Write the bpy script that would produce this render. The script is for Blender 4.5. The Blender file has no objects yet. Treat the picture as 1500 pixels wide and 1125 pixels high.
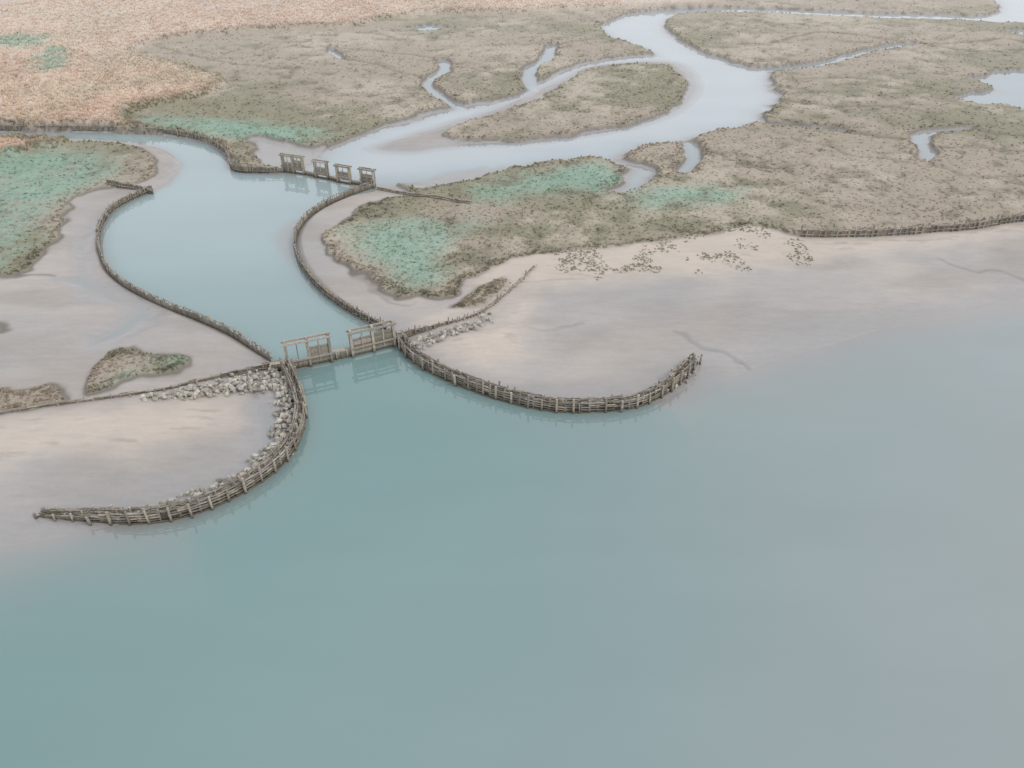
import bpy, math, numpy as np
from mathutils import Vector
rng = np.random.default_rng(7)
scene = bpy.context.scene

# ------------------------------------------------------------------ camera (drone, 40 m up)
CAM_H = 40.0; PITCH = math.radians(35.0); F = 1155.0
cam_d = bpy.data.cameras.new("camera"); cam = bpy.data.objects.new("camera", cam_d)
scene.collection.objects.link(cam); scene.camera = cam
cam.location = (0, 0, CAM_H); cam.rotation_euler = (math.pi/2 - PITCH, 0, 0)
cam_d.sensor_width = 36; cam_d.lens = 36*F/1500; cam_d.clip_end = 20000; cam_d.clip_start = 0.5

def G(x, y, z=0.0):
    """survey sheet (photo) coordinates -> ground coordinates at level z"""
    dx = (x-750)/F; dy = (562.5-y)/F
    d = np.array([dx, math.cos(PITCH)+dy*math.sin(PITCH), -math.sin(PITCH)+dy*math.cos(PITCH)])
    t = (z-CAM_H)/d[2]
    return (d[0]*t, d[1]*t)

def line(pts, z=0.0): return np.array([G(p[0], p[1], z) for p in pts])
def catmull(P, n=4, closed=False):
    P = np.asarray(P, float); N = len(P); out = []
    rngi = range(N) if closed else range(N-1)
    for i in rngi:
        if closed: p0, p1, p2, p3 = P[i-1], P[i], P[(i+1) % N], P[(i+2) % N]
        else: p0, p1, p2, p3 = P[max(i-1, 0)], P[i], P[i+1], P[min(i+2, N-1)]
        for k in range(n):
            t = k/n
            out.append(0.5*((2*p1)+(-p0+p2)*t+(2*p0-5*p1+4*p2-p3)*t*t+(-p0+3*p1-3*p2+p3)*t**3))
    if not closed: out.append(P[-1])
    return np.array(out)
def resample(P, step):
    P = np.asarray(P, float)
    s = np.r_[0, np.cumsum(np.linalg.norm(np.diff(P, axis=0), axis=1))]
    n = max(2, int(round(s[-1]/step))+1); u = np.linspace(0, s[-1], n)
    return np.stack([np.interp(u, s, P[:, k]) for k in range(P.shape[1])], 1)

# ------------------------------------------------------------------ noise
def _h(ix, iy, seed):
    v = (ix.astype(np.int64)*374761393 + iy.astype(np.int64)*668265263 + seed*974711) & 0xffffffff
    v = ((v ^ (v >> 13))*1274126177) & 0xffffffff
    v = v ^ (v >> 16)
    return (v & 0xffff)/65535.0
def vnoise(x, y, seed=0):
    ix = np.floor(x); iy = np.floor(y); fx = x-ix; fy = y-iy
    fx = fx*fx*(3-2*fx); fy = fy*fy*(3-2*fy)
    a = _h(ix, iy, seed); b = _h(ix+1, iy, seed); c = _h(ix, iy+1, seed); d = _h(ix+1, iy+1, seed)
    return (a*(1-fx)+b*fx)*(1-fy)+(c*(1-fx)+d*fx)*fy
def fbm(x, y, scale, octv=4, seed=0):
    s = 0; a = 0.5; t = 0; x = x/scale; y = y/scale
    for o in range(octv):
        s = s+a*vnoise(x, y, seed+o*17); t += a; a *= 0.5
        x, y = x*1.9+y*0.55+3.1, y*1.9-x*0.55+7.7
    return s/t
def ss(a, b, v):
    t = np.clip((v-a)/(b-a), 0, 1); return t*t*(3-2*t)
def lerp(a, b, t): return a*(1-t)+b*t

# ------------------------------------------------------------------ distance rasters
GX0, GX1, GY0, GY1, GS = -300.0, 300.0, -20.0, 420.0, 0.35
NX = int((GX1-GX0)/GS)+1; NY = int((GY1-GY0)/GS)+1
gx = GX0+np.arange(NX)*GS; gy = GY0+np.arange(NY)*GS
def edge_dist(P, closed, margin):
    D = np.full((NY, NX), margin, np.float32)
    N = len(P)
    for i in range(N if closed else N-1):
        a = P[i]; b = P[(i+1) % N]
        x0, x1 = min(a[0], b[0])-margin, max(a[0], b[0])+margin
        y0, y1 = min(a[1], b[1])-margin, max(a[1], b[1])+margin
        i0 = max(0, int((x0-GX0)/GS)); i1 = min(NX, int((x1-GX0)/GS)+2)
        j0 = max(0, int((y0-GY0)/GS)); j1 = min(NY, int((y1-GY0)/GS)+2)
        if i0 >= i1 or j0 >= j1: continue
        X = gx[None, i0:i1]; Y = gy[j0:j1, None]
        d = b-a; L2 = d@d+1e-9
        t = np.clip(((X-a[0])*d[0]+(Y-a[1])*d[1])/L2, 0, 1)
        dist = np.sqrt((X-a[0]-t*d[0])**2+(Y-a[1]-t*d[1])**2)
        D[j0:j1, i0:i1] = np.minimum(D[j0:j1, i0:i1], dist)
    return D
def inside(P):
    par = np.zeros((NY, NX), bool); N = len(P)
    for i in range(N):
        a = P[i]; b = P[(i+1) % N]
        if a[1] == b[1]: continue
        lo, hi = (a, b) if a[1] < b[1] else (b, a)
        j0 = max(0, int(math.ceil((lo[1]-GY0)/GS))); j1 = min(NY, int(math.ceil((hi[1]-GY0)/GS)))
        if j0 >= j1: continue
        xi = lo[0]+(gy[j0:j1]-lo[1])/(hi[1]-lo[1])*(hi[0]-lo[0])
        par[j0:j1] ^= (gx[None, :] < xi[:, None])
    return par
def sdf(P, margin=8.0):
    D = edge_dist(P, True, margin); return np.where(inside(P), D, -D).astype(np.float32)
def poly(pts, z=0.0, n=3, world=()):
    A = catmull(line(pts, z), n)
    if len(world): A = np.vstack([A, np.array(world, float)])
    return A
def cpoly(pts, z=0.0, n=4): return catmull(line(pts, z), n, True)
def samp(R, x, y):
    u = np.clip((x-GX0)/GS, 0, NX-1.001); v = np.clip((y-GY0)/GS, 0, NY-1.001)
    i = u.astype(int); j = v.astype(int); fu = u-i; fv = v-j
    return (R[j, i]*(1-fu)+R[j, i+1]*fu)*(1-fv)+(R[j+1, i]*(1-fu)+R[j+1, i+1]*fu)*fv

# ------------------------------------------------------------------ survey of the place
G1 = [(58,758),(100,762),(150,765),(200,767),(250,762),(300,748),(350,725),(395,697),(425,668),(441,638),(446,605),(438,575),(424,545)]
G2 = [(583,503),(600,525),(640,550),(700,575),(760,593),(820,603),(880,603),(930,597),(970,580),(1000,557),(1020,533)]
F1 = [(398,530),(372,514),(340,493),(290,470),(240,450),(190,425),(158,397),(146,362),(148,335),(163,312),(190,295),(224,280)]
F2 = [(572,492),(555,480),(520,462),(480,435),(453,407),(437,380),(433,352),(445,328),(470,307),(510,288),(548,275)]
F3 = [(586,500),(610,492),(650,484),(690,472),(715,460),(740,440),(765,418),(785,398)]
F0 = [(-500,690),(-200,645),(0,614),(80,601),(150,592),(240,578),(300,564),(350,551),(420,536)]
F4 = [(1172,348),(1220,349),(1300,347),(1380,341),(1430,337),(1500,325),(1700,300)]
F5 = [(-700,194),(0,193),(110,193),(200,195),(260,200),(308,212),(334,230),(342,250),(375,254),(413,254)]
F6 = [(160,276),(190,279),(224,282)]
F7 = [(552,274),(600,283),(640,290),(690,299)]

M1 = sdf(poly([(-900,430),(0,405),(20,401),(50,386),(75,361),(95,327),(105,303),(120,287),(150,279),(190,272),(218,260),(232,242),(225,224),(190,214),(130,208),(60,205),(0,205),(-900,205),
      (-900,191),(0,190),(110,190),(200,192),(260,197),(310,208),(337,226),(344,246),(412,251),(440,240),(500,240),(560,262),(590,278),(605,288),(562,292),(512,312),(482,337),(478,362),(500,387),
      (530,406),(560,423),(600,436),(640,440),(668,432),(690,412),(712,398),(760,385),(850,372),(950,360),(1040,347),(1090,332),(1130,338),(1180,346),(1300,344),(1430,333),(1500,320),(1900,250)],
      0.4, 3, [(600,150),(600,-900),(-900,-900),(-900,80)]))
W1 = sdf(poly([(420,541),(398,530),(340,493),(290,470),(240,450),(190,425),(158,397),(146,362),(148,335),(163,312),(190,295),(224,280),(250,266),(262,247),(255,230),(225,215),(160,207),(90,203),(0,201),(-900,201),
      (-900,194),(0,194),(110,194),(200,196),(260,201),(308,213),(333,231),(342,251),(412,255),(550,276),(512,288),(470,307),(445,328),(433,352),(437,380),(453,407),(480,435),(520,462),(560,486),(580,507)], 0, 2))
_w2 = np.vstack([catmull(line([(575,490),(600,525),(700,575),(820,603),(900,601),(985,580),(1022,549),(1060,552),(1100,547),(1200,524),(1350,484),(1500,446),(1900,370)]),3),
      np.array([(600,90),(600,-900),(-900,-900),(-900,30)],float),
      catmull(line([(-900,960),(-300,850),(0,812),(60,804),(150,786),(230,767),(300,748),(395,697),(441,638),(438,575),(420,541)]),3)])
W2 = sdf(_w2, 20.0)
W2d = sdf(poly([(583,503),(600,525),(640,550),(700,575),(760,593),(820,603),(880,603),(930,597),(960,592),(1010,640),(1000,900),(300,1000),(230,860),(250,775),(275,760),(300,748),(350,725),(395,697),(425,668),(441,638),(446,605),(438,575),(424,545)],0,2), 14.0)
W3 = sdf(poly([(412,256),(430,243),(457,238),(482,220),(540,195),(600,178),(660,161),(720,153),(775,133),(820,109),(865,93),(920,84),(962,82),(935,69),(900,56),(883,41),(920,23),(985,15),(1060,13),(1150,15),(1250,20),(1400,24),(1455,23),(1468,11),(1480,-20),(1900,-20),(1900,30),
      (1500,35),(1400,31),(1260,27),(1180,23),(1080,19),(1000,22),(972,32),(978,49),(1010,70),(1060,91),(1100,102),(1122,106),(1122,120),(1135,140),(1130,155),(1112,168),(1110,181),(1060,191),(1020,201),(1000,209),(950,213),(912,226),(905,237),(930,243),(955,252),(950,266),(928,279),(902,283),
      (922,266),(926,250),(900,237),(860,231),(800,240),(740,251),(700,257),(650,264),(600,270),(551,275)],0,3))
I1 = sdf(cpoly([(651,192),(690,172),(740,158),(790,143),(830,118),(860,100),(910,92),(970,93),(1000,106),(1008,120),(1000,140),(975,160),(930,176),(870,188),(800,198),(740,203),(680,202),(655,198)],0.7))
I1m = sdf(cpoly([(550,217),(600,200),(650,185),(740,155),(830,115),(870,97),(970,90),(1005,103),(1016,122),(1008,145),(980,166),(930,183),(870,195),(800,205),(740,210),(680,212),(600,221)],0))
ISL = [sdf(cpoly(p,0.5)) for p in [
   [(122,548),(140,527),(180,510),(225,510),(270,522),(284,535),(250,550),(200,560),(160,572),(130,570)],
   [(-60,590),(0,568),(50,562),(95,572),(90,585),(50,598),(0,604),(-60,615)],
   [(665,455),(690,425),(720,410),(745,410),(735,432),(700,455)],
   [(-40,470),(0,474),(8,480),(0,487),(-40,490)]]]
MUDX = [sdf(cpoly(p,0)) for p in [
   [(590,276),(650,263),(720,249),(745,252),(700,262),(640,276)],
   [(370,205),(400,208),(450,217),(480,216),(455,238),(420,250),(395,245),(372,225)],
   [(224,280),(245,262),(250,240),(235,225),(262,240),(262,258),(245,272)]]]
PSH = sdf(cpoly([(398,345),(425,322),(445,322),(436,350),(440,380),(428,392),(404,368)],0))
SAND = sdf(cpoly([(600,470),(650,462),(690,440),(690,400),(705,378),(760,366),(850,358),(950,346),(1060,335),(1100,325),(1135,334),(1180,348),(1300,345),(1430,335),(1540,316),(1560,335),(1400,362),(1250,372),(1100,392),(950,405),(850,415),(770,425),(720,455),(650,480),(605,485)],0.4), 8)
SAND2 = sdf(cpoly([(-300,700),(-200,650),(0,616),(80,603),(200,590),(300,585),(340,600),(300,640),(200,660),(60,670),(-100,700)],0.3), 10)
SAND3 = sdf(cpoly([(640,500),(720,475),(760,445),(780,450),(760,490),(760,530),(700,540),(660,525)],0.2),10)
GREEN = [sdf(cpoly(p,0.8)) for p in [
   [(205,170),(260,172),(340,175),(420,182),(485,190),(460,203),(400,205),(320,196),(240,186)],
   [(-60,250),(0,232),(80,222),(140,228),(170,242),(150,262),(100,285),(60,320),(20,370),(0,385),(-60,390)],
   [(690,285),(730,265),(790,250),(850,236),(895,243),(915,258),(890,275),(840,278),(770,283),(720,292)],
   [(930,285),(980,278),(1040,275),(1080,280),(1060,292),(1000,297),(950,300)],
   [(520,335),(580,320),(650,325),(690,330),(660,345),(650,370),(640,400),(600,420),(570,390),(540,370)],
   [(55,95),(80,75),(100,85),(95,105),(70,108)],[(-20,60),(40,55),(70,62),(40,75),(-20,72)],
   [(235,520),(262,514),(284,532),(260,540)],[(160,570),(180,566),(195,574),(170,580)]]]
REED = sdf(poly([(-900,190),(0,190),(110,190),(200,190),(260,194),(315,206),(345,228),(340,212),(300,196),(225,184),(190,168),(240,152),(300,140),(335,115),(270,95),(200,75),(260,55),(400,42),(520,38),(600,22),(760,18),(900,10),(1060,4),(1060,-30)],0.9,3,
      [(200,420),(-600,420)]),12)
REED2 = sdf(cpoly([(-300,205),(0,203),(60,200),(100,206),(95,214),(40,222),(0,235),(-300,260)],0.9))
def creek(pts, w):
    P = catmull(line(pts, 0.1), 4); return w/2-edge_dist(P, False, 8.0)
CRK = np.maximum.reduce([creek(*c) for c in [
   ([(1115,103),(1180,98),(1240,85),(1290,71),(1335,66)],2.8),
   ([(1110,181),(1170,187),(1230,193)],1.2),([(1345,208),(1352,196),(1380,192),(1412,190)],1.9),([(1343,205),(1357,222),(1354,236)],1.6),
   ([(1002,252),(1016,232),(1010,212)],2.0),([(675,160),(650,145),(630,130),(632,115),(652,104),(650,90)],1.9),
   ([(785,133),(774,115),(778,100),(802,86),(808,68)],2.5),([(485,72),(491,80),(499,88)],1.4)]])
DRY = np.maximum.reduce([creek(*c) for c in [
   ([(499,88),(560,98),(600,112),(632,118)],0.9),([(660,100),(720,110),(774,112)],0.7),([(430,70),(480,74),(560,78),(650,92)],0.8),
   ([(1130,66),(1200,50),(1300,60),(1420,78),(1500,75)],1.2),([(1230,193),(1300,205),(1345,205)],1.5),([(1412,190),(1450,198),(1500,205)],1.3),
   ([(1354,236),(1400,260),(1500,262)],0.7),([(808,68),(860,60),(905,62)],0.8),([(1016,215),(1080,240),(1120,250)],0.6),([(230,70),(330,95),(430,105)],0.8),
   ([(540,145),(600,140),(640,148)],0.8),([(1150,120),(1250,118),(1340,130),(1400,140)],0.8),([(860,150),(930,140),(985,122)],0.5),
   ([(1335,66),(1400,66),(1450,60),(1500,62)],1.2),([(1140,150),(1220,160),(1300,158),(1360,170)],.8),([(1200,215),(1260,235),(1330,240)],.5),([(1412,212),(1450,222),(1500,226)],.8)]])
POND = np.maximum(sdf(cpoly([(603,40),(625,37),(652,40),(636,46),(612,45)],0.2)),
       sdf(cpoly([(1396,142),(1420,136),(1455,132),(1440,124),(1425,114),(1455,107),(1520,104),(1520,160),(1470,156),(1420,152)],0.2)))
POND = np.maximum(POND, sdf(cpoly([(1465,46),(1500,44),(1530,50),(1500,53)],0.2)))
SHAL = np.maximum(sdf(cpoly([(146,325),(128,355),(122,390),(150,420),(200,442),(240,455),(215,472),(175,495),(140,508),(137,495),(180,470),(195,455),(160,440),(105,420),(75,412),(100,408),(118,395),(118,350)],0)),
       sdf(cpoly([(378,590),(398,600),(404,640),(392,672),(374,688),(380,650)],0)))
RUN = np.maximum.reduce([creek(*c) for c in [([(980,485),(1030,505),(1070,520),(1110,540)],0.35),([(1365,378),(1400,392),(1450,398),(1500,412)],0.5),([(680,480),(760,485),(850,480)],0.3),([(520,330),(500,345),(495,375),(540,420),(600,450)],0.5)]])

def terrain(x, y):
    r = np.sqrt(x*x+y*y)
    wx = x+(fbm(x, y, 3.0, 3, 11)-.5)*2.4; wy = y+(fbm(x, y, 3.0, 3, 23)-.5)*2.8
    m1 = samp(M1, wx, wy); w1 = samp(W1, x, y)
    w2 = samp(W2, x+(fbm(x, y, 16, 3, 31)-.5)*5, y+(fbm(x, y, 16, 3, 37)-.5)*5); w2d = samp(W2d, x, y)
    w3 = samp(W3, wx, wy); crk = samp(CRK, x+(wx-x)*.6, y+(wy-y)*.6)
    crk = crk-.9*np.clip(fbm(x, y, 5, 2, 19)-.45, 0, 1)
    dry = samp(DRY, wx, wy); pond = samp(POND, wx, wy)-2.2*np.clip(fbm(x, y, 5, 3, 29)-.5, 0, 1)
    i1 = samp(I1, wx, wy); i1m = samp(I1m, x+(wx-x)*.3, y+(wy-y)*.3)
    sand = np.maximum.reduce([samp(SAND, wx, wy), samp(SAND2, wx, wy), samp(SAND3, wx, wy)])
    reed = np.maximum(samp(REED, wx, wy), samp(REED2, wx, wy))
    n_c = fbm(x, y, 14, 4, 5); n_m = fbm(x, y, 2.6, 4, 6); n_f = fbm(x, y, 0.7, 3, 8)
    L = np.minimum.reduce([-m1, -w3-0.5-1.6*(n_c-.4), -crk-0.3, -pond-0.3])
    L = np.maximum(L, i1)
    for s in ISL: L = np.maximum(L, samp(s, wx, wy))
    mudx = np.maximum.reduce([samp(s, wx, wy) for s in MUDX])
    L = np.minimum(L, -np.minimum(mudx, 9))
    mud = 0.055*np.clip(-w2, -26, 7)
    mud = mud + 0.10*(n_c-.5)*ss(-1, 4, -w2) + 0.02*(n_m-.5)
    shal = samp(SHAL, x+(wx-x)*.7, y+(wy-y)*.7)
    st = ss(-2.8, 1.6, shal); mud = mud*(1-st) + (-0.09)*st
    for w, s in ((w1, .5), (w2d, .16), (crk, .5), (pond, .25)):
        mud = np.minimum(mud, -s*w)
    mud = np.where(w2d > -.3, mud-.25*ss(-.3, .3, w2d)*ss(8.5, 0, w2d)*ss(36, 55, y), mud)
    psh = ss(-2.5, 1.0, samp(PSH, x, y)); mud = np.where(w1 > 0, np.maximum(mud, lerp(-1.6, -.09, psh)), mud)
    w3e = np.where(i1m > -2, np.minimum(w3, -i1m*0.5), w3)
    mx = np.maximum(mudx, -9)
    w3e = np.where(mx > -2, np.minimum(w3e, -mx*.5), w3e)
    mud = np.minimum(mud, -0.28*w3e)
    t = ss(-.4, .8, mx); mud = mud*(1-t)+0.06*t
    mud = np.maximum(mud, -1.6)
    run = samp(RUN, wx, wy); mud = mud-0.05*ss(-.4, .2, run)
    sw = ss(-2.6, 2.6, sand+2*(n_m-.5)); sw_in = sw*ss(0.0, 0.3, mud)
    mud = mud+0.35*ss(-3, 4, sand)*ss(0.0, .3, mud)
    mw = ss(0.0, 0.55, L)
    clump = n_f*0.16+n_m*0.40+(n_c-.5)*.4
    rw = ss(-.3, 1.2, reed)*mw
    mh = 0.42+clump*0.9
    dryc = ss(-.5, .5, dry)
    mh = mh-0.45*dryc
    n_r = fbm(x, y, 1.6, 4, 71)
    mh = mh+rw*(0.9+1.1*(n_r-.5)+.35*(n_m-.5))
    h = mud*(1-mw)+np.maximum(mh, mud+.05)*mw
    C = lambda a: np.array(a)[None, :]
    e = lambda v: v[:, None]
    n_s = fbm(x*.35+y*.1, y*1.1-x*.12, 5.0, 4, 63)       # tidal streaks, along shore
    cm = lerp(C((.385, .352, .325)), C((.31, .30, .293)), e(ss(.3, .7, n_c*.6+n_s*.4)))
    cm = cm*e(0.95+.10*n_m)*e(.90+.18*ss(.35, .65, n_s))
    wetn = 1-ss(0.03, 0.36, mud+.22*(n_s-.5)+.05*(n_m-.5)); runc = ss(-.3, .15, run)
    cm = lerp(cm, C((.29, .287, .287)), e(.75*wetn))*e(1-.2*runc)
    cs = lerp(C((.56, .485, .415)), C((.46, .405, .355)), e(n_m))
    wr = ss(.60, .72, fbm(x*.5, y*2.2, 1.2, 3, 77))*np.exp(-((sand-1.6)/.8)**2)
    cs = cs*e(1-.25*wr)
    cm = lerp(cm, cs, e(sw_in*.78))
    ol = C((.235, .222, .155)); br = C((.335, .288, .232)); pa = C((.43, .385, .315)); dk = C((.135, .125, .09))
    n_l = fbm(x, y*1.6, 26, 4, 41)
    cv = lerp(ol, br, e(ss(.37, .60, n_l+.3*(n_m-.5))))
    cv = lerp(cv, pa, e(ss(.49, .70, n_c*.6+n_m*.4)*.8))
    cv = lerp(cv, dk, e(ss(.47, .26, n_f*.3+n_m*.7)*.65))
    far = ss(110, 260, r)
    cv = lerp(cv, cv*.80+C((.115, .108, .095)), e(far))  # distance haze painted into the marsh colour
    g = np.maximum.reduce([samp(s, wx, wy) for s in GREEN])
    gw = ss(-3, 3, g+5.0*(n_m-.5))*ss(.2, .5, n_f*.4+n_c*.6)
    cg = lerp(C((.175, .32, .255)), C((.275, .395, .315)), e(n_f))
    cv = lerp(cv, cg, e(gw*.8))
    cr = lerp(C((.47, .375, .30)), C((.58, .485, .405)), e(ss(.3, .7, n_m*.35+n_c*.65)))
    cr = lerp(cr, C((.40, .385, .30)), e(ss(.5, .75, fbm(x, y, 20, 3, 91))*.55))
    cr = lerp(cr, C((.34, .265, .20)), e(ss(.50, .28, n_r)*.6))
    cr = lerp(cr, C((.58, .51, .465)), e(far*.5))  # pinkish haze baked into the colour of the far reeds
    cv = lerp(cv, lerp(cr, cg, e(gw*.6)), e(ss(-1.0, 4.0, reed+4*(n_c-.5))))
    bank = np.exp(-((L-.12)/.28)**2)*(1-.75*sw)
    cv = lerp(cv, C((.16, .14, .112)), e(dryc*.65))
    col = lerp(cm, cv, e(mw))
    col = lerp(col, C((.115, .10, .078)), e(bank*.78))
    wet = wetn*(1-mw)
    return dict(h=h, col=np.clip(col, .01, 1), wet=wet, mw=mw, L=L, rw=rw, gw=gw, sw=sw_in, w3=w3, w1=w1, cm=cm)

# ------------------------------------------------------------------ terrain + water sheets
def sheet_axes(nf, nr):
    a1 = math.radians(44)
    ang = np.r_[np.linspace(-math.pi, -a1, 70, endpoint=False), np.linspace(-a1, a1, nf, endpoint=False), np.linspace(a1, math.pi, 70, endpoint=False)]
    dep = np.radians(np.linspace(50, 8.2, nr)); rf = CAM_H/np.tan(dep)
    r = np.r_[0.01, np.linspace(3, rf[0], 26, endpoint=False), rf, np.geomspace(rf[-1]*1.01, 9000, 70)]
    return ang, r
def grid_mesh(name, ang, r, Z, cols=None, floats=None):
    na, nr = len(ang), len(r)
    A, R = np.meshgrid(ang, r)
    X = (R*np.sin(A)).ravel(); Y = (R*np.cos(A)).ravel()
    co = np.stack([X, Y, Z], 1).astype(np.float32)
    i = np.arange(na); i2 = (i+1) % na; j = np.arange(nr-1)
    a = (j[:, None]*na+i[None]).ravel(); b = (j[:, None]*na+i2[None]).ravel()
    c = ((j[:, None]+1)*na+i2[None]).ravel(); d = ((j[:, None]+1)*na+i[None]).ravel()
    q = np.stack([a, b, c, d], 1).astype(np.int32)
    return raw_mesh(name, co, q.ravel(), 4, cols, floats)
def raw_mesh(name, co, idx, n, cols=None, floats=None, smooth=True):
    me = bpy.data.meshes.new(name); nfac = len(idx)//n
    me.vertices.add(len(co)); me.vertices.foreach_set("co", np.asarray(co, np.float32).ravel())
    me.loops.add(len(idx)); me.loops.foreach_set("vertex_index", np.asarray(idx, np.int32))
    me.polygons.add(nfac); me.polygons.foreach_set("loop_start", np.arange(nfac, dtype=np.int32)*n)
    me.polygons.foreach_set("loop_total", np.full(nfac, n, np.int32))
    me.polygons.foreach_set("use_smooth", np.full(nfac, smooth, bool))
    me.update(calc_edges=True)
    if cols is not None:
        at = me.attributes.new("col", 'FLOAT_COLOR', 'POINT')
        at.data.foreach_set("color", np.c_[cols, np.ones(len(cols))].astype(np.float32).ravel())
    for k, v in (floats or {}).items():
        at = me.attributes.new(k, 'FLOAT', 'POINT'); at.data.foreach_set("value", np.asarray(v, np.float32))
    ob = bpy.data.objects.new(name, me); scene.collection.objects.link(ob); return ob

ang, rr = sheet_axes(1150, 820)
A, R = np.meshgrid(ang, rr)
T = terrain((R*np.sin(A)).ravel(), (R*np.cos(A)).ravel())
ground = grid_mesh("ground", ang, rr, T['h'], T['col'], {"wet": T['wet'], "mw": T['mw']})
ang2, rr2 = sheet_axes(760, 560)
A, R = np.meshgrid(ang2, rr2)
xs = (R*np.sin(A)).ravel(); ys = (R*np.cos(A)).ravel()
T2 = terrain(xs, ys)
depth = np.clip(-T2['h'], 0, 9)
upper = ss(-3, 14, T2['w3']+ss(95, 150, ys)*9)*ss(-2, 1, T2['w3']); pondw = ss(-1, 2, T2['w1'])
grade = ss(-30, 55, xs*1.0 - (ys-45)*.5 + 22*(fbm(xs, ys, 24, 4, 3)-.5))  # broad shift of water colour from teal to grey across the estuary
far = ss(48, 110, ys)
wc = lerp(np.array((.142, .252, .250))[None], np.array((.252, .292, .298))[None], grade[:, None])
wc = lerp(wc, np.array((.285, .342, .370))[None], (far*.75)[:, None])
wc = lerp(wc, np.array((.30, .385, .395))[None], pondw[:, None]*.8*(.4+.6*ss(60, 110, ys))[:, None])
wc = lerp(wc, np.array((.41, .45, .475))[None], upper[:, None]*.85)  # upper river paler: bright sky reflection put into its base colour
# mud tone blended into the opaque water over the shallows
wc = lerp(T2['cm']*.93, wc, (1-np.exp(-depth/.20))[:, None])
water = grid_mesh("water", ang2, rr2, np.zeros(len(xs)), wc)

# ------------------------------------------------------------------ materials
def mat(name):
    m = bpy.data.materials.new(name); m.use_nodes = True
    nt = m.node_tree; nt.nodes.clear(); return m, nt, nt.nodes, nt.links
def N(ns, t, **k):
    n = ns.new(t)
    for a, b in k.items(): setattr(n, a, b)
    return n
def noise(ns, ln, vec, scale, detail=4, rough=.6):
    n = N(ns, 'ShaderNodeTexNoise'); n.inputs['Scale'].default_value = scale
    n.inputs['Detail'].default_value = detail; n.inputs['Roughness'].default_value = rough
    ln.new(vec, n.inputs['Vector']); return n.outputs['Fac']
def mapr(ns, ln, v, a, b, c, d):
    n = N(ns, 'ShaderNodeMapRange'); ln.new(v, n.inputs[0])
    for i, q in enumerate((a, b, c, d)): n.inputs[i+1].default_value = q
    return n.outputs[0]
def math_(ns, ln, op, a, b):
    n = N(ns, 'ShaderNodeMath', operation=op)
    for i, q in enumerate((a, b)):
        if isinstance(q, (int, float)): n.inputs[i].default_value = q
        else: ln.new(q, n.inputs[i])
    return n.outputs[0]
def scale_col(ns, ln, c, v):
    n = N(ns, 'ShaderNodeVectorMath', operation='SCALE'); ln.new(c, n.inputs[0]); ln.new(v, n.inputs['Scale']); return n.outputs[0]

m, nt, ns, ln = mat("ground_mat")
geo = N(ns, 'ShaderNodeNewGeometry').outputs['Position']
ac = N(ns, 'ShaderNodeAttribute', attribute_name="col"); aw = N(ns, 'ShaderNodeAttribute', attribute_name="wet"); am = N(ns, 'ShaderNodeAttribute', attribute_name="mw")
n1 = noise(ns, ln, geo, 2.2, 6, .7); n2 = noise(ns, ln, geo, 9.0, 4, .7)
veg = math_(ns, ln, 'ADD', mapr(ns, ln, n1, .3, .7, -.2, .2), mapr(ns, ln, n2, .3, .7, -.16, .16))
mps = N(ns, 'ShaderNodeMapping'); mps.inputs['Scale'].default_value = (.35, 1.5, 1); mps.inputs['Rotation'].default_value = (0, 0, .3); ln.new(geo, mps.inputs[0])
ripple = noise(ns, ln, mps.outputs[0], 1.3, 6, .65)
mudv = math_(ns, ln, 'ADD', mapr(ns, ln, n1, .3, .7, -.035, .035), mapr(ns, ln, ripple, .3, .7, -.06, .06))
mixv = N(ns, 'ShaderNodeMix'); ln.new(am.outputs['Fac'], mixv.inputs[0]); ln.new(mudv, mixv.inputs[2]); ln.new(veg, mixv.inputs[3])
fac = math_(ns, ln, 'ADD', mixv.outputs[0], 1.0)
bs = N(ns, 'ShaderNodeBsdfPrincipled'); ln.new(scale_col(ns, ln, ac.outputs['Color'], fac), bs.inputs['Base Color'])
ln.new(mapr(ns, ln, aw.outputs['Fac'], 0, 1, .8, .2), bs.inputs['Roughness'])
bs.inputs['Specular IOR Level'].default_value = .5
bp = N(ns, 'ShaderNodeBump'); bp.inputs['Distance'].default_value = .10
ln.new(mapr(ns, ln, am.outputs['Fac'], 0, 1, .05, .7), bp.inputs['Strength']); ln.new(math_(ns, ln, 'ADD', n1, n2), bp.inputs['Height']); ln.new(bp.outputs[0], bs.inputs['Normal'])
out = N(ns, 'ShaderNodeOutputMaterial'); ln.new(bs.outputs[0], out.inputs[0]); ground.data.materials.append(m)

# turbid estuary water: suspended silt scatters diffusely under a reflecting surface
m, nt, ns, ln = mat("water_mat")
geo = N(ns, 'ShaderNodeNewGeometry').outputs['Position']
ac = N(ns, 'ShaderNodeAttribute', attribute_name="col")
mpv = N(ns, 'ShaderNodeMapping'); mpv.inputs['Scale'].default_value = (.5, 1.6, 1); mpv.inputs['Rotation'].default_value = (0, 0, .35); ln.new(geo, mpv.inputs[0])
n0 = noise(ns, ln, mpv.outputs[0], .07, 5, .55)
dif = N(ns, 'ShaderNodeBsdfDiffuse'); ln.new(scale_col(ns, ln, ac.outputs['Color'], mapr(ns, ln, n0, .3, .7, .96, 1.04)), dif.inputs[0])
bp = N(ns, 'ShaderNodeBump'); bp.inputs['Distance'].default_value = .02; bp.inputs['Strength'].default_value = .07
ln.new(noise(ns, ln, geo, 1.6, 4, .6), bp.inputs['Height'])
gl = N(ns, 'ShaderNodeBsdfGlossy'); gl.inputs['Roughness'].default_value = .03; gl.inputs[0].default_value = (1, 1, 1, 1); ln.new(bp.outputs[0], gl.inputs['Normal'])
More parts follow.
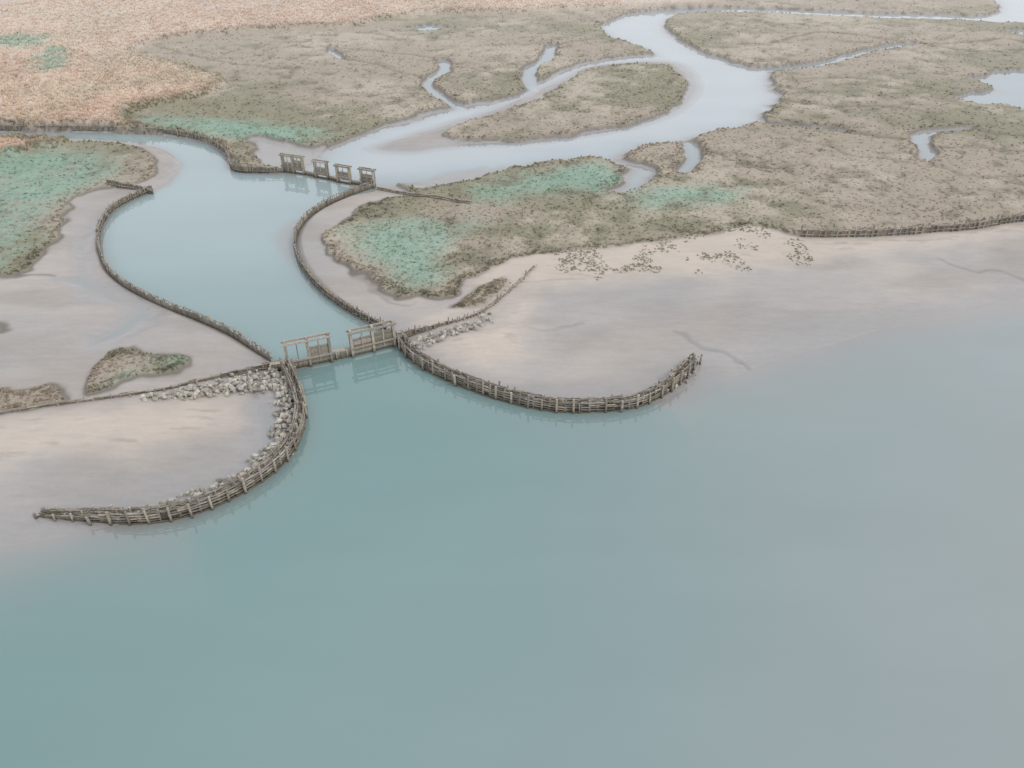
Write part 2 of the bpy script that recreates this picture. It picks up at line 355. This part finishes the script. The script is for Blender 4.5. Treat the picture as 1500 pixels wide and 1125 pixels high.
fr = N(ns, 'ShaderNodeFresnel'); fr.inputs[0].default_value = 1.65; ln.new(bp.outputs[0], fr.inputs['Normal'])
mx2 = N(ns, 'ShaderNodeMixShader'); ln.new(fr.outputs[0], mx2.inputs[0]); ln.new(dif.outputs[0], mx2.inputs[1]); ln.new(gl.outputs[0], mx2.inputs[2])
out = N(ns, 'ShaderNodeOutputMaterial'); ln.new(mx2.outputs[0], out.inputs[0]); water.data.materials.append(m)

def attr_mat(name, rough=.85, var=.2, sc=6.0, algae=False, spec=.2, bump=.3):
    m, nt, ns, ln = mat(name)
    geo = N(ns, 'ShaderNodeNewGeometry').outputs['Position']
    ac = N(ns, 'ShaderNodeAttribute', attribute_name="col")
    n1 = noise(ns, ln, geo, sc, 5, .7)
    c = scale_col(ns, ln, ac.outputs['Color'], mapr(ns, ln, n1, .3, .7, 1-var, 1+var))
    if algae:
        sx = N(ns, 'ShaderNodeSeparateXYZ'); ln.new(geo, sx.inputs[0])
        zz = math_(ns, ln, 'ADD', sx.outputs[2], mapr(ns, ln, n1, .3, .7, -.15, .15))
        f = mapr(ns, ln, zz, .08, .6, .9, 0)
        mc = N(ns, 'ShaderNodeMix', data_type='RGBA'); ln.new(f, mc.inputs[0]); ln.new(c, mc.inputs[6]); mc.inputs[7].default_value = (.095, .083, .053, 1)
        c = mc.outputs[2]
    bs = N(ns, 'ShaderNodeBsdfPrincipled'); ln.new(c, bs.inputs['Base Color']); bs.inputs['Roughness'].default_value = rough
    bs.inputs['Specular IOR Level'].default_value = spec
    bp = N(ns, 'ShaderNodeBump'); bp.inputs['Strength'].default_value = bump; bp.inputs['Distance'].default_value = .05
    ln.new(n1, bp.inputs['Height']); ln.new(bp.outputs[0], bs.inputs['Normal'])
    out = N(ns, 'ShaderNodeOutputMaterial'); ln.new(bs.outputs[0], out.inputs[0]); return m
wood_m = attr_mat("weathered_wood", var=.28, sc=5, algae=True)
rock_m = attr_mat("rock", var=.2, sc=4, bump=.5)
m, nt, ns, ln = mat("marsh_plants")     # thin blades: light is reflected and passes through
ac = N(ns, 'ShaderNodeAttribute', attribute_name="col")
df = N(ns, 'ShaderNodeBsdfDiffuse'); ln.new(ac.outputs['Color'], df.inputs[0])
tl = N(ns, 'ShaderNodeBsdfTranslucent'); ln.new(ac.outputs['Color'], tl.inputs[0])
mm = N(ns, 'ShaderNodeMixShader'); mm.inputs[0].default_value = .5; ln.new(df.outputs[0], mm.inputs[1]); ln.new(tl.outputs[0], mm.inputs[2])
out = N(ns, 'ShaderNodeOutputMaterial'); ln.new(mm.outputs[0], out.inputs[0]); plant_m = m

# ------------------------------------------------------------------ mesh accumulator
class Acc:
    def __init__(s): s.v = []; s.f = []; s.c = []; s.n = 0
    def add(s, V, Fq, col):
        s.v.append(V); s.f.extend([tuple(i+s.n for i in f) for f in Fq]); s.c.append(np.repeat(np.asarray(col)[None], len(V), 0)); s.n += len(V)
    def log(s, p0, p1, r0, r1, col, k=6):
        p0 = np.asarray(p0, float); p1 = np.asarray(p1, float); d = p1-p0; L = np.linalg.norm(d)
        if L < 1e-4: return
        d /= L; u = np.cross(d, (0, 0, 1.) if abs(d[2]) < .9 else (1., 0, 0)); u /= np.linalg.norm(u); w = np.cross(d, u)
        t = np.arange(k)/k*2*math.pi+rng.random()
        ring = np.cos(t)[:, None]*u+np.sin(t)[:, None]*w
        V = np.vstack([p0+ring*r0, p1+ring*r1])
        Fq = [(i, (i+1) % k, k+(i+1) % k, k+i) for i in range(k)]+[tuple(range(k))[::-1], tuple(range(k, 2*k))]
        s.add(V, Fq, col)
    def board(s, p0, p1, th, hgt, col, up=(0, 0, 1.)):
        p0 = np.asarray(p0, float); p1 = np.asarray(p1, float); d = p1-p0; L = np.linalg.norm(d)
        if L < 1e-4: return
        d /= L; up = np.asarray(up, float); n = np.cross(d, up); n /= np.linalg.norm(n)
        V = np.array([p0-n*th/2, p1-n*th/2, p1+n*th/2, p0+n*th/2, p0-n*th/2+up*hgt, p1-n*th/2+up*hgt, p1+n*th/2+up*hgt, p0+n*th/2+up*hgt])
        s.add(V, [(0, 3, 2, 1), (4, 5, 6, 7), (0, 1, 5, 4), (1, 2, 6, 5), (2, 3, 7, 6), (3, 0, 4, 7)], col)
    def build(s, name, material):
        me = bpy.data.meshes.new(name); me.from_pydata(np.vstack(s.v).tolist(), [], s.f); me.update()
        at = me.attributes.new("col", 'FLOAT_COLOR', 'POINT'); c = np.vstack(s.c)
        at.data.foreach_set("color", np.c_[c, np.ones(len(c))].astype(np.float32).ravel())
        me.materials.append(material); ob = bpy.data.objects.new(name, me); scene.collection.objects.link(ob); return ob
def wood(light=1.0):
    b = rng.uniform(.68, 1.27)*light
    return np.array((.275, .248, .213))*b*np.array((1, rng.uniform(.97, 1.03), rng.uniform(.9, 1.08)))
def nrm2(P):
    d = np.gradient(P, axis=0); d /= np.linalg.norm(d, axis=1)[:, None]; return np.stack([-d[:, 1], d[:, 0]], 1)

def groyne(name, pts, htop, side, width=.5, step=.68, rails=5, light=1.0, tip=None):
    """double row of piles with stacked horizontal poles and brushwood packed between"""
    P = resample(catmull(line(pts), 6), step); nn = nrm2(P)*side; acc = Acc(); n = len(P)
    H = np.full(n, htop)
    if tip is not None: H = H*tip(np.linspace(0, 1, n))
    for i in range(n):
        p = P[i]; big = i % 2 == 0
        for row, off in ((0, -.2 if big else .0), (1, width)):
            if row == 1 and (rng.random() < .3): continue
            q = p+nn[i]*off+rng.normal(0, .06, 2)
            top = H[i]+(rng.uniform(.0, .36) if big else rng.uniform(-.1, .18))
            lean = rng.normal(0, .07, 2); rb = rng.uniform(.085, .13) if big else rng.uniform(.06, .08)
            acc.log((q[0], q[1], -1.3), (q[0]+lean[0], q[1]+lean[1], top), rb, rb*.85, wood(light*(1.2 if big else 1.0)), 7)
    for i in range(n-1):
        for row, off in ((0, -.08), (1, width-.08), (1, width+.08)):
            for k in range(rails):
                f = (k+.7)/rails
                if rng.random() < .12: continue
                a = P[i]+nn[i]*off; b = P[i+1]+nn[i+1]*off; e = (b-a)*.15
                rr_ = rng.uniform(.05, .085)
                acc.log((*(a-e), H[i]*f-.08+rng.uniform(-.06, .06)), (*(b+e), H[i+1]*f-.08+rng.uniform(-.06, .06)), rr_, rr_*.9, wood(light*rng.uniform(.7, 1.2)), 5)
        for k in range(10):
            t = rng.random(); off = rng.uniform(.05, width-.05)
            a = P[i]*(1-t)+P[i+1]*t+nn[i]*off; dd = (P[i+1]-P[i])*rng.uniform(.4, .9)
            z = H[i]*rng.uniform(.5, .8)
            acc.log((*(a-dd*.5), z+rng.uniform(-.05, .05)), (*(a+dd*.5+nn[i]*rng.uniform(-.08, .08)), z+rng.uniform(-.05, .05)), .05, .035, wood(light*.95), 4)
        acc.board((*(P[i]+nn[i]*width*.5), -1), (*(P[i+1]+nn[i+1]*width*.5), -1), width*.7, 1+min(H[i], H[i+1])*.6, wood(light*.55))
    return acc.build(name, wood_m)

def palisade(name, pts, htop, step=.42, light=1.15, z0=0.0, rails=2, plank=True, postr=.06, base=-.9, extra=.2, side=1):
    P = resample(catmull(line(pts, z0), 6), step); nn = nrm2(P)*side; acc = Acc(); n = len(P)
    gz = terrain(P[:, 0], P[:, 1])['h'] if z0 > 0 else np.zeros(n)
    gz = np.convolve(np.pad(gz, 3, mode='edge'), np.ones(7)/7, 'valid') if z0 > 0 else gz
    for i in range(n):
        q = P[i]+rng.normal(0, .05, 2); ln_ = rng.normal(0, .07, 2)
        r_ = postr*rng.uniform(.8, 1.3)*(1.45 if i % 4 == 0 else 1)
        acc.log((q[0], q[1], gz[i]+base), (q[0]+ln_[0], q[1]+ln_[1], gz[i]+htop+rng.uniform(-.14, extra)*(1.8 if i % 4 == 0 else 1)), r_, r_*.85, wood(light*(1.1 if i % 4 == 0 else .95)), 5)
    for i in range(n-1):
        a = P[i]; b = P[i+1]
        for k in range(rails):
            if rng.random() < .08: continue
            z = htop*(.35+.55*k/max(1, rails-1))+rng.uniform(-.04, .04)
            o = nn[i]*(-.1); e = (b-a)*.1
            acc.log((*(a+o-e), gz[i]+z), (*(b+o+e), gz[i+1]+z+rng.uniform(-.04, .04)), .05, .05, wood(light), 5)
        if plank:
            acc.board((*(a+nn[i]*.09), gz[i]+base), (*(b+nn[i+1]*.09), gz[i+1]+base), .05, htop*rng.uniform(.62, .95)-base, wood(light*.78))
    return acc.build(name, wood_m)

groyne("brushwood_groyne", G1, 1.25, 1, tip=lambda t: np.interp(t, [0, .06, .2, .85, 1], [.25, .5, .9, 1.05, 1.3]))
groyne("brushwood_groyne", G2, 1.15, 1, tip=lambda t: np.interp(t, [0, .1, .8, .93, 1], [1.25, 1, 1.0, 1.25, .8]))
palisade("timber_revetment", F1, 1.0, side=1)
palisade("timber_revetment", F2, 1.0, side=-1)
palisade("timber_revetment", F3, 1.0, side=1, light=1.3)
palisade("timber_revetment", F0, .85, side=1, light=1.3, step=.7, extra=.1)
palisade("timber_revetment", F4, 1.0, z0=.4, light=1.1, base=-.5, postr=.09, step=.7, extra=.35)
palisade("timber_revetment", F5, 1.15, light=1.2, step=.5, side=1)
palisade("timber_revetment", F6, .9, z0=.2, light=1.2, step=.45)
palisade("timber_revetment", F7, .45, z0=.7, light=1.4, step=.6, extra=.1)

# ------------------------------------------------------------------ sluice gates
def lerp2(a, b, t): return a*(1-t)+b*t
def gate(name, pa, pb, H, bays, panels, thick=.22, light=1.0):
    A_ = np.array(G(*pa)); B_ = np.array(G(*pb)); acc = Acc()
    d = (B_-A_)/np.linalg.norm(B_-A_); n = np.array([-d[1], d[0]])
    for k in range(bays+1):
        p = lerp2(A_, B_, k/bays)
        for o in (-.16, .16):
            q = p+n*o
            acc.board((*(q-d*thick/2), -1.4), (*(q+d*thick/2), -1.4), thick, H+1.4+(.16 if o < 0 else .0), wood(light*1.15))
    for o in (-.325, .325):
        acc.board((*(A_-d*.3+n*o), H-.24), (*(B_+d*.3+n*o), H-.24), .10, .19, wood(light*1.2))
    acc.board((*(A_-d*.15-n*.325), .95), (*(B_+d*.15-n*.325), .95), .09, .16, wood(light))
    acc.board((*A_, -1.2), (*B_, -1.2), .06, 1.45, wood(light*.8))
    for k in range(bays):
        lo, hi = panels[k]
        a = lerp2(A_, B_, k/bays)+d*(thick/2+.01); b = lerp2(A_, B_, (k+1)/bays)-d*(thick/2+.01)
        z = lo
        while z < hi-.02:
            w_ = min(.2, hi-z); acc.board((*(a-n*.1), z), (*(b-n*.1), z), .07, w_-.012, wood(light*.92)); z += .2
        mid = (a+b)/2-n*.1; acc.board((*(mid-d*.07-n*.07), lo), (*(mid+d*.07-n*.07), lo), .06, hi-lo+.25, wood(light*1.1))
        acc.log((*mid, hi), (*mid, H-.1), .035, .035, wood(light*.6), 6)
    return acc.build(name, wood_m)
gate("sluice_gate", (424,542), (486,529), 2.95, 2, [(.25, .95), (.35, 2.05)], light=1.15)
gate("sluice_gate", (517,522), (578,507), 2.75, 2, [(.45, 1.95), (.45, 2.05)], light=1.15)
gate("sluice_gate", (417,252), (446,256), 2.7, 2, [(.2, 1.6), (.5, 2.0)], light=1.2)
gate("sluice_gate", (464,260), (481,263), 2.6, 1, [(.5, 1.7)], light=1.2)
gate("sluice_gate", (496,267), (514,270), 2.6, 1, [(.5, 1.7)], light=1.2)
gate("sluice_gate", (531,272), (549,275), 2.6, 1, [(.5, 1.8)], light=1.2)
def weir(name, segs, H, light=1.25):
    acc = Acc()
    for pa, pb in segs:
        P = resample(line([pa, pb]), .5); nn = nrm2(P)
        for i in range(len(P)):
            acc.log((P[i][0], P[i][1], -1.3), (P[i][0], P[i][1], H+rng.uniform(.0, .12)), .09, .08, wood(light), 6)
        for i in range(len(P)-1):
            acc.board((*(P[i]+nn[i]*.1), -1.2), (*(P[i+1]+nn[i+1]*.1), -1.2), .08, 1.2+H-.05, wood(light*.9))
            for o in (.28, .5): acc.board((*(P[i]+nn[i]*o), H-.05+rng.uniform(0, .02)), (*(P[i+1]+nn[i]*o), H-.05), .18, .06, wood(light*1.2))
    return acc.build(name, wood_m)
weir("timber_weir", [((398,547),(424,542)), ((486,529),(517,522)), ((578,507),(592,500))], .75)
weir("timber_weir", [((446,256),(464,260)), ((481,263),(496,267)), ((514,270),(531,272))], .4)

# ------------------------------------------------------------------ riprap
def ico():
    t = (1+5**.5)/2
    v = np.array([(-1,t,0),(1,t,0),(-1,-t,0),(1,-t,0),(0,-1,t),(0,1,t),(0,-1,-t),(0,1,-t),(t,0,-1),(t,0,1),(-t,0,-1),(-t,0,1)])/math.sqrt(1+t*t)
    f = [(0,11,5),(0,5,1),(0,1,7),(0,7,10),(0,10,11),(1,5,9),(5,11,4),(11,10,2),(10,7,6),(7,1,8),(3,9,4),(3,4,2),(3,2,6),(3,6,8),(3,8,9),(4,9,5),(2,4,11),(6,2,10),(8,6,7),(9,8,1)]
    return v, f
IV, IF = ico()
def sdf_pt(P):
    def f(x, y):
        par = np.zeros(len(x), bool); n = len(P)
        for i in range(n):
            a = P[i]; b = P[(i+1) % n]
            if a[1] == b[1]: continue
            c = ((a[1] > y) != (b[1] > y)) & (x < (b[0]-a[0])*(y-a[1])/(b[1]-a[1])+a[0]); par ^= c
        return par
    return f
def rocks(name, polys, dens, smin=.11, smax=.36, lift=.3):
    acc = Acc()
    for pts in polys:
        P = cpoly(pts, .4, 3); S = sdf_pt(P)
        x0, y0 = P.min(0); x1, y1 = P.max(0); n = int((x1-x0)*(y1-y0)*dens)
        q = np.stack([rng.uniform(x0, x1, n), rng.uniform(y0, y1, n)], 1)
        q = q[S(q[:, 0]+rng.normal(0, .25, n), q[:, 1]+rng.normal(0, .25, n))]
        hz = terrain(q[:, 0], q[:, 1])['h']
        for (x, y), z in zip(q, hz):
            s = smin+(smax-smin)*rng.random()**1.8; R3 = rng.normal(size=(3, 3)); Q, _ = np.linalg.qr(R3)
            V = IV*rng.uniform(.72, 1.2, (12, 1))*s*np.array((1, rng.uniform(.7, 1), rng.uniform(.55, .9))); V = V@Q.T
            b = rng.uniform(.65, 1.2); c = np.array((.43, .405, .365))*b*np.array((1, rng.uniform(.97, 1.03), rng.uniform(.92, 1.05)))
            acc.add(V+np.array((x, y, max(z, -.1)+rng.uniform(.0, lift))), IF, c)
    return acc.build(name, rock_m)
rocks("riprap_rocks", [[(205,588),(260,575),(330,556),(400,542),(418,542),(420,562),(385,570),(330,578),(260,588)],
   [(400,555),(420,545),(434,575),(440,605),(435,638),(418,660),(388,688),(340,712),(300,728),(240,742),(235,735),(300,714),(350,690),(382,662),(402,632),(406,600)]], 15, lift=.4)
rocks("riprap_rocks", [[(598,505),(612,495),(655,487),(690,476),(722,462),(725,470),(700,482),(650,497),(615,508)],
   [(965,572),(990,545),(1008,530),(1015,532),(1000,556)]], 12, lift=.4)

# ------------------------------------------------------------------ vegetation tufts
def tufts(name, n, cond, h0, h1, blades=4, wid=.05, depr=(50, 8.3), lean=.6, bright=1.0, grow=.0012, tint=None):
    a = rng.uniform(-math.radians(42), math.radians(42), n); dp = np.radians(rng.uniform(depr[1], depr[0], n)); r = CAM_H/np.tan(dp)
    x = r*np.sin(a); y = r*np.cos(a); T_ = terrain(x, y); k = cond(T_, r, x, y)
    x, y, r = x[k], y[k], r[k]; z = T_['h'][k]; c = T_['col'][k]; n = len(x)
    if tint is not None: c = c*.3+np.array(tint)*.7
    s = (rng.uniform(h0, h1, n)*(1+grow*(r-60)))
    V = np.zeros((n, blades, 3, 3)); col = np.zeros((n, blades, 3, 3))
    for b in range(blades):
        th = rng.uniform(0, 2*math.pi, n); dx, dy = np.cos(th), np.sin(th)
        w = wid*(1+r/70)*rng.uniform(.7, 1.3, n)
        ox = rng.normal(0, .06, n); oy = rng.normal(0, .06, n); ll = s*lean*rng.uniform(.3, 1, n)
        V[:, b, 0] = np.stack([x+ox-dy*w, y+oy+dx*w, z-.03], 1); V[:, b, 1] = np.stack([x+ox+dy*w, y+oy-dx*w, z-.03], 1)
        V[:, b, 2] = np.stack([x+ox+dx*ll, y+oy+dy*ll, z+s*rng.uniform(.7, 1.1, n)], 1)
        br = bright*rng.uniform(.9, 1.12, n)
        col[:, b, 0] = np.minimum(c*(br*.95)[:, None], .9); col[:, b, 1] = col[:, b, 0]; col[:, b, 2] = np.minimum(c*(br*1.15)[:, None], .9)
    ob = raw_mesh(name, V.reshape(-1, 3), np.arange(n*blades*3), 3, col.reshape(-1, 3), smooth=False)
    ob.data.materials.append(plant_m); return ob
u = lambda T_: rng.random(len(T_['h']))
tufts("marsh_grass", 120000, lambda T_, r, x, y: (T_['mw'] > .6) & (T_['rw'] < .4) & (T_['L'] > .5) & (u(T_) < .5), .06, .2, bright=1.3, lean=1.0)
tufts("bank_vegetation", 150000, lambda T_, r, x, y: (T_['L'] > .35) & (T_['L'] < 1.3) & (T_['rw'] < .4), .1, .28, bright=1.25, lean=.8)
tufts("reed_bed", 200000, lambda T_, r, x, y: (T_['rw'] > .3) & (x < 30), .3, .6, blades=4, wid=.035, depr=(24, 8.3), lean=.5, bright=1.45)
tufts("beach_grass", 150000, lambda T_, r, x, y: (T_['sw'] > .15) & (T_['mw'] < .3) & (fbm(x, y, 3.0, 3, 55)+.012*(y-82) > .52+.12*u(T_)) & (y > 73) & (x < 34), .08, .2, bright=1.15, tint=(.30, .305, .22))

# ------------------------------------------------------------------ light (overcast)
SUN_EL, SUN_AZ = math.radians(50), math.radians(118)
w = bpy.data.worlds.new("World"); scene.world = w; w.use_nodes = True
nt = w.node_tree; nt.nodes.clear(); ns, ln = nt.nodes, nt.links
sky = N(ns, 'ShaderNodeTexSky', sky_type='NISHITA'); sky.sun_disc = False; sky.sun_elevation = SUN_EL; sky.sun_rotation = SUN_AZ; sky.dust_density = 3
mixc = N(ns, 'ShaderNodeMix', data_type='RGBA'); mixc.inputs[0].default_value = .85
ln.new(sky.outputs[0], mixc.inputs[6]); mixc.inputs[7].default_value = (8.5, 8.6, 8.9, 1)
bg = N(ns, 'ShaderNodeBackground'); bg.inputs[1].default_value = .12; ln.new(mixc.outputs[2], bg.inputs[0])
out = N(ns, 'ShaderNodeOutputWorld'); ln.new(bg.outputs[0], out.inputs[0])
sd = bpy.data.lights.new("sun", 'SUN'); sd.energy = 1.25; sd.angle = math.radians(18); sd.color = (1, .96, .9)
so = bpy.data.objects.new("sun", sd); scene.collection.objects.link(so)
dv = Vector((math.sin(SUN_AZ)*math.cos(SUN_EL), math.cos(SUN_AZ)*math.cos(SUN_EL), math.sin(SUN_EL)))
so.rotation_euler = dv.to_track_quat('Z', 'Y').to_euler(); so.location = (50, -50, 100)
scene.view_settings.view_transform = 'Standard'; scene.view_settings.look = 'None'; scene.view_settings.exposure = 0
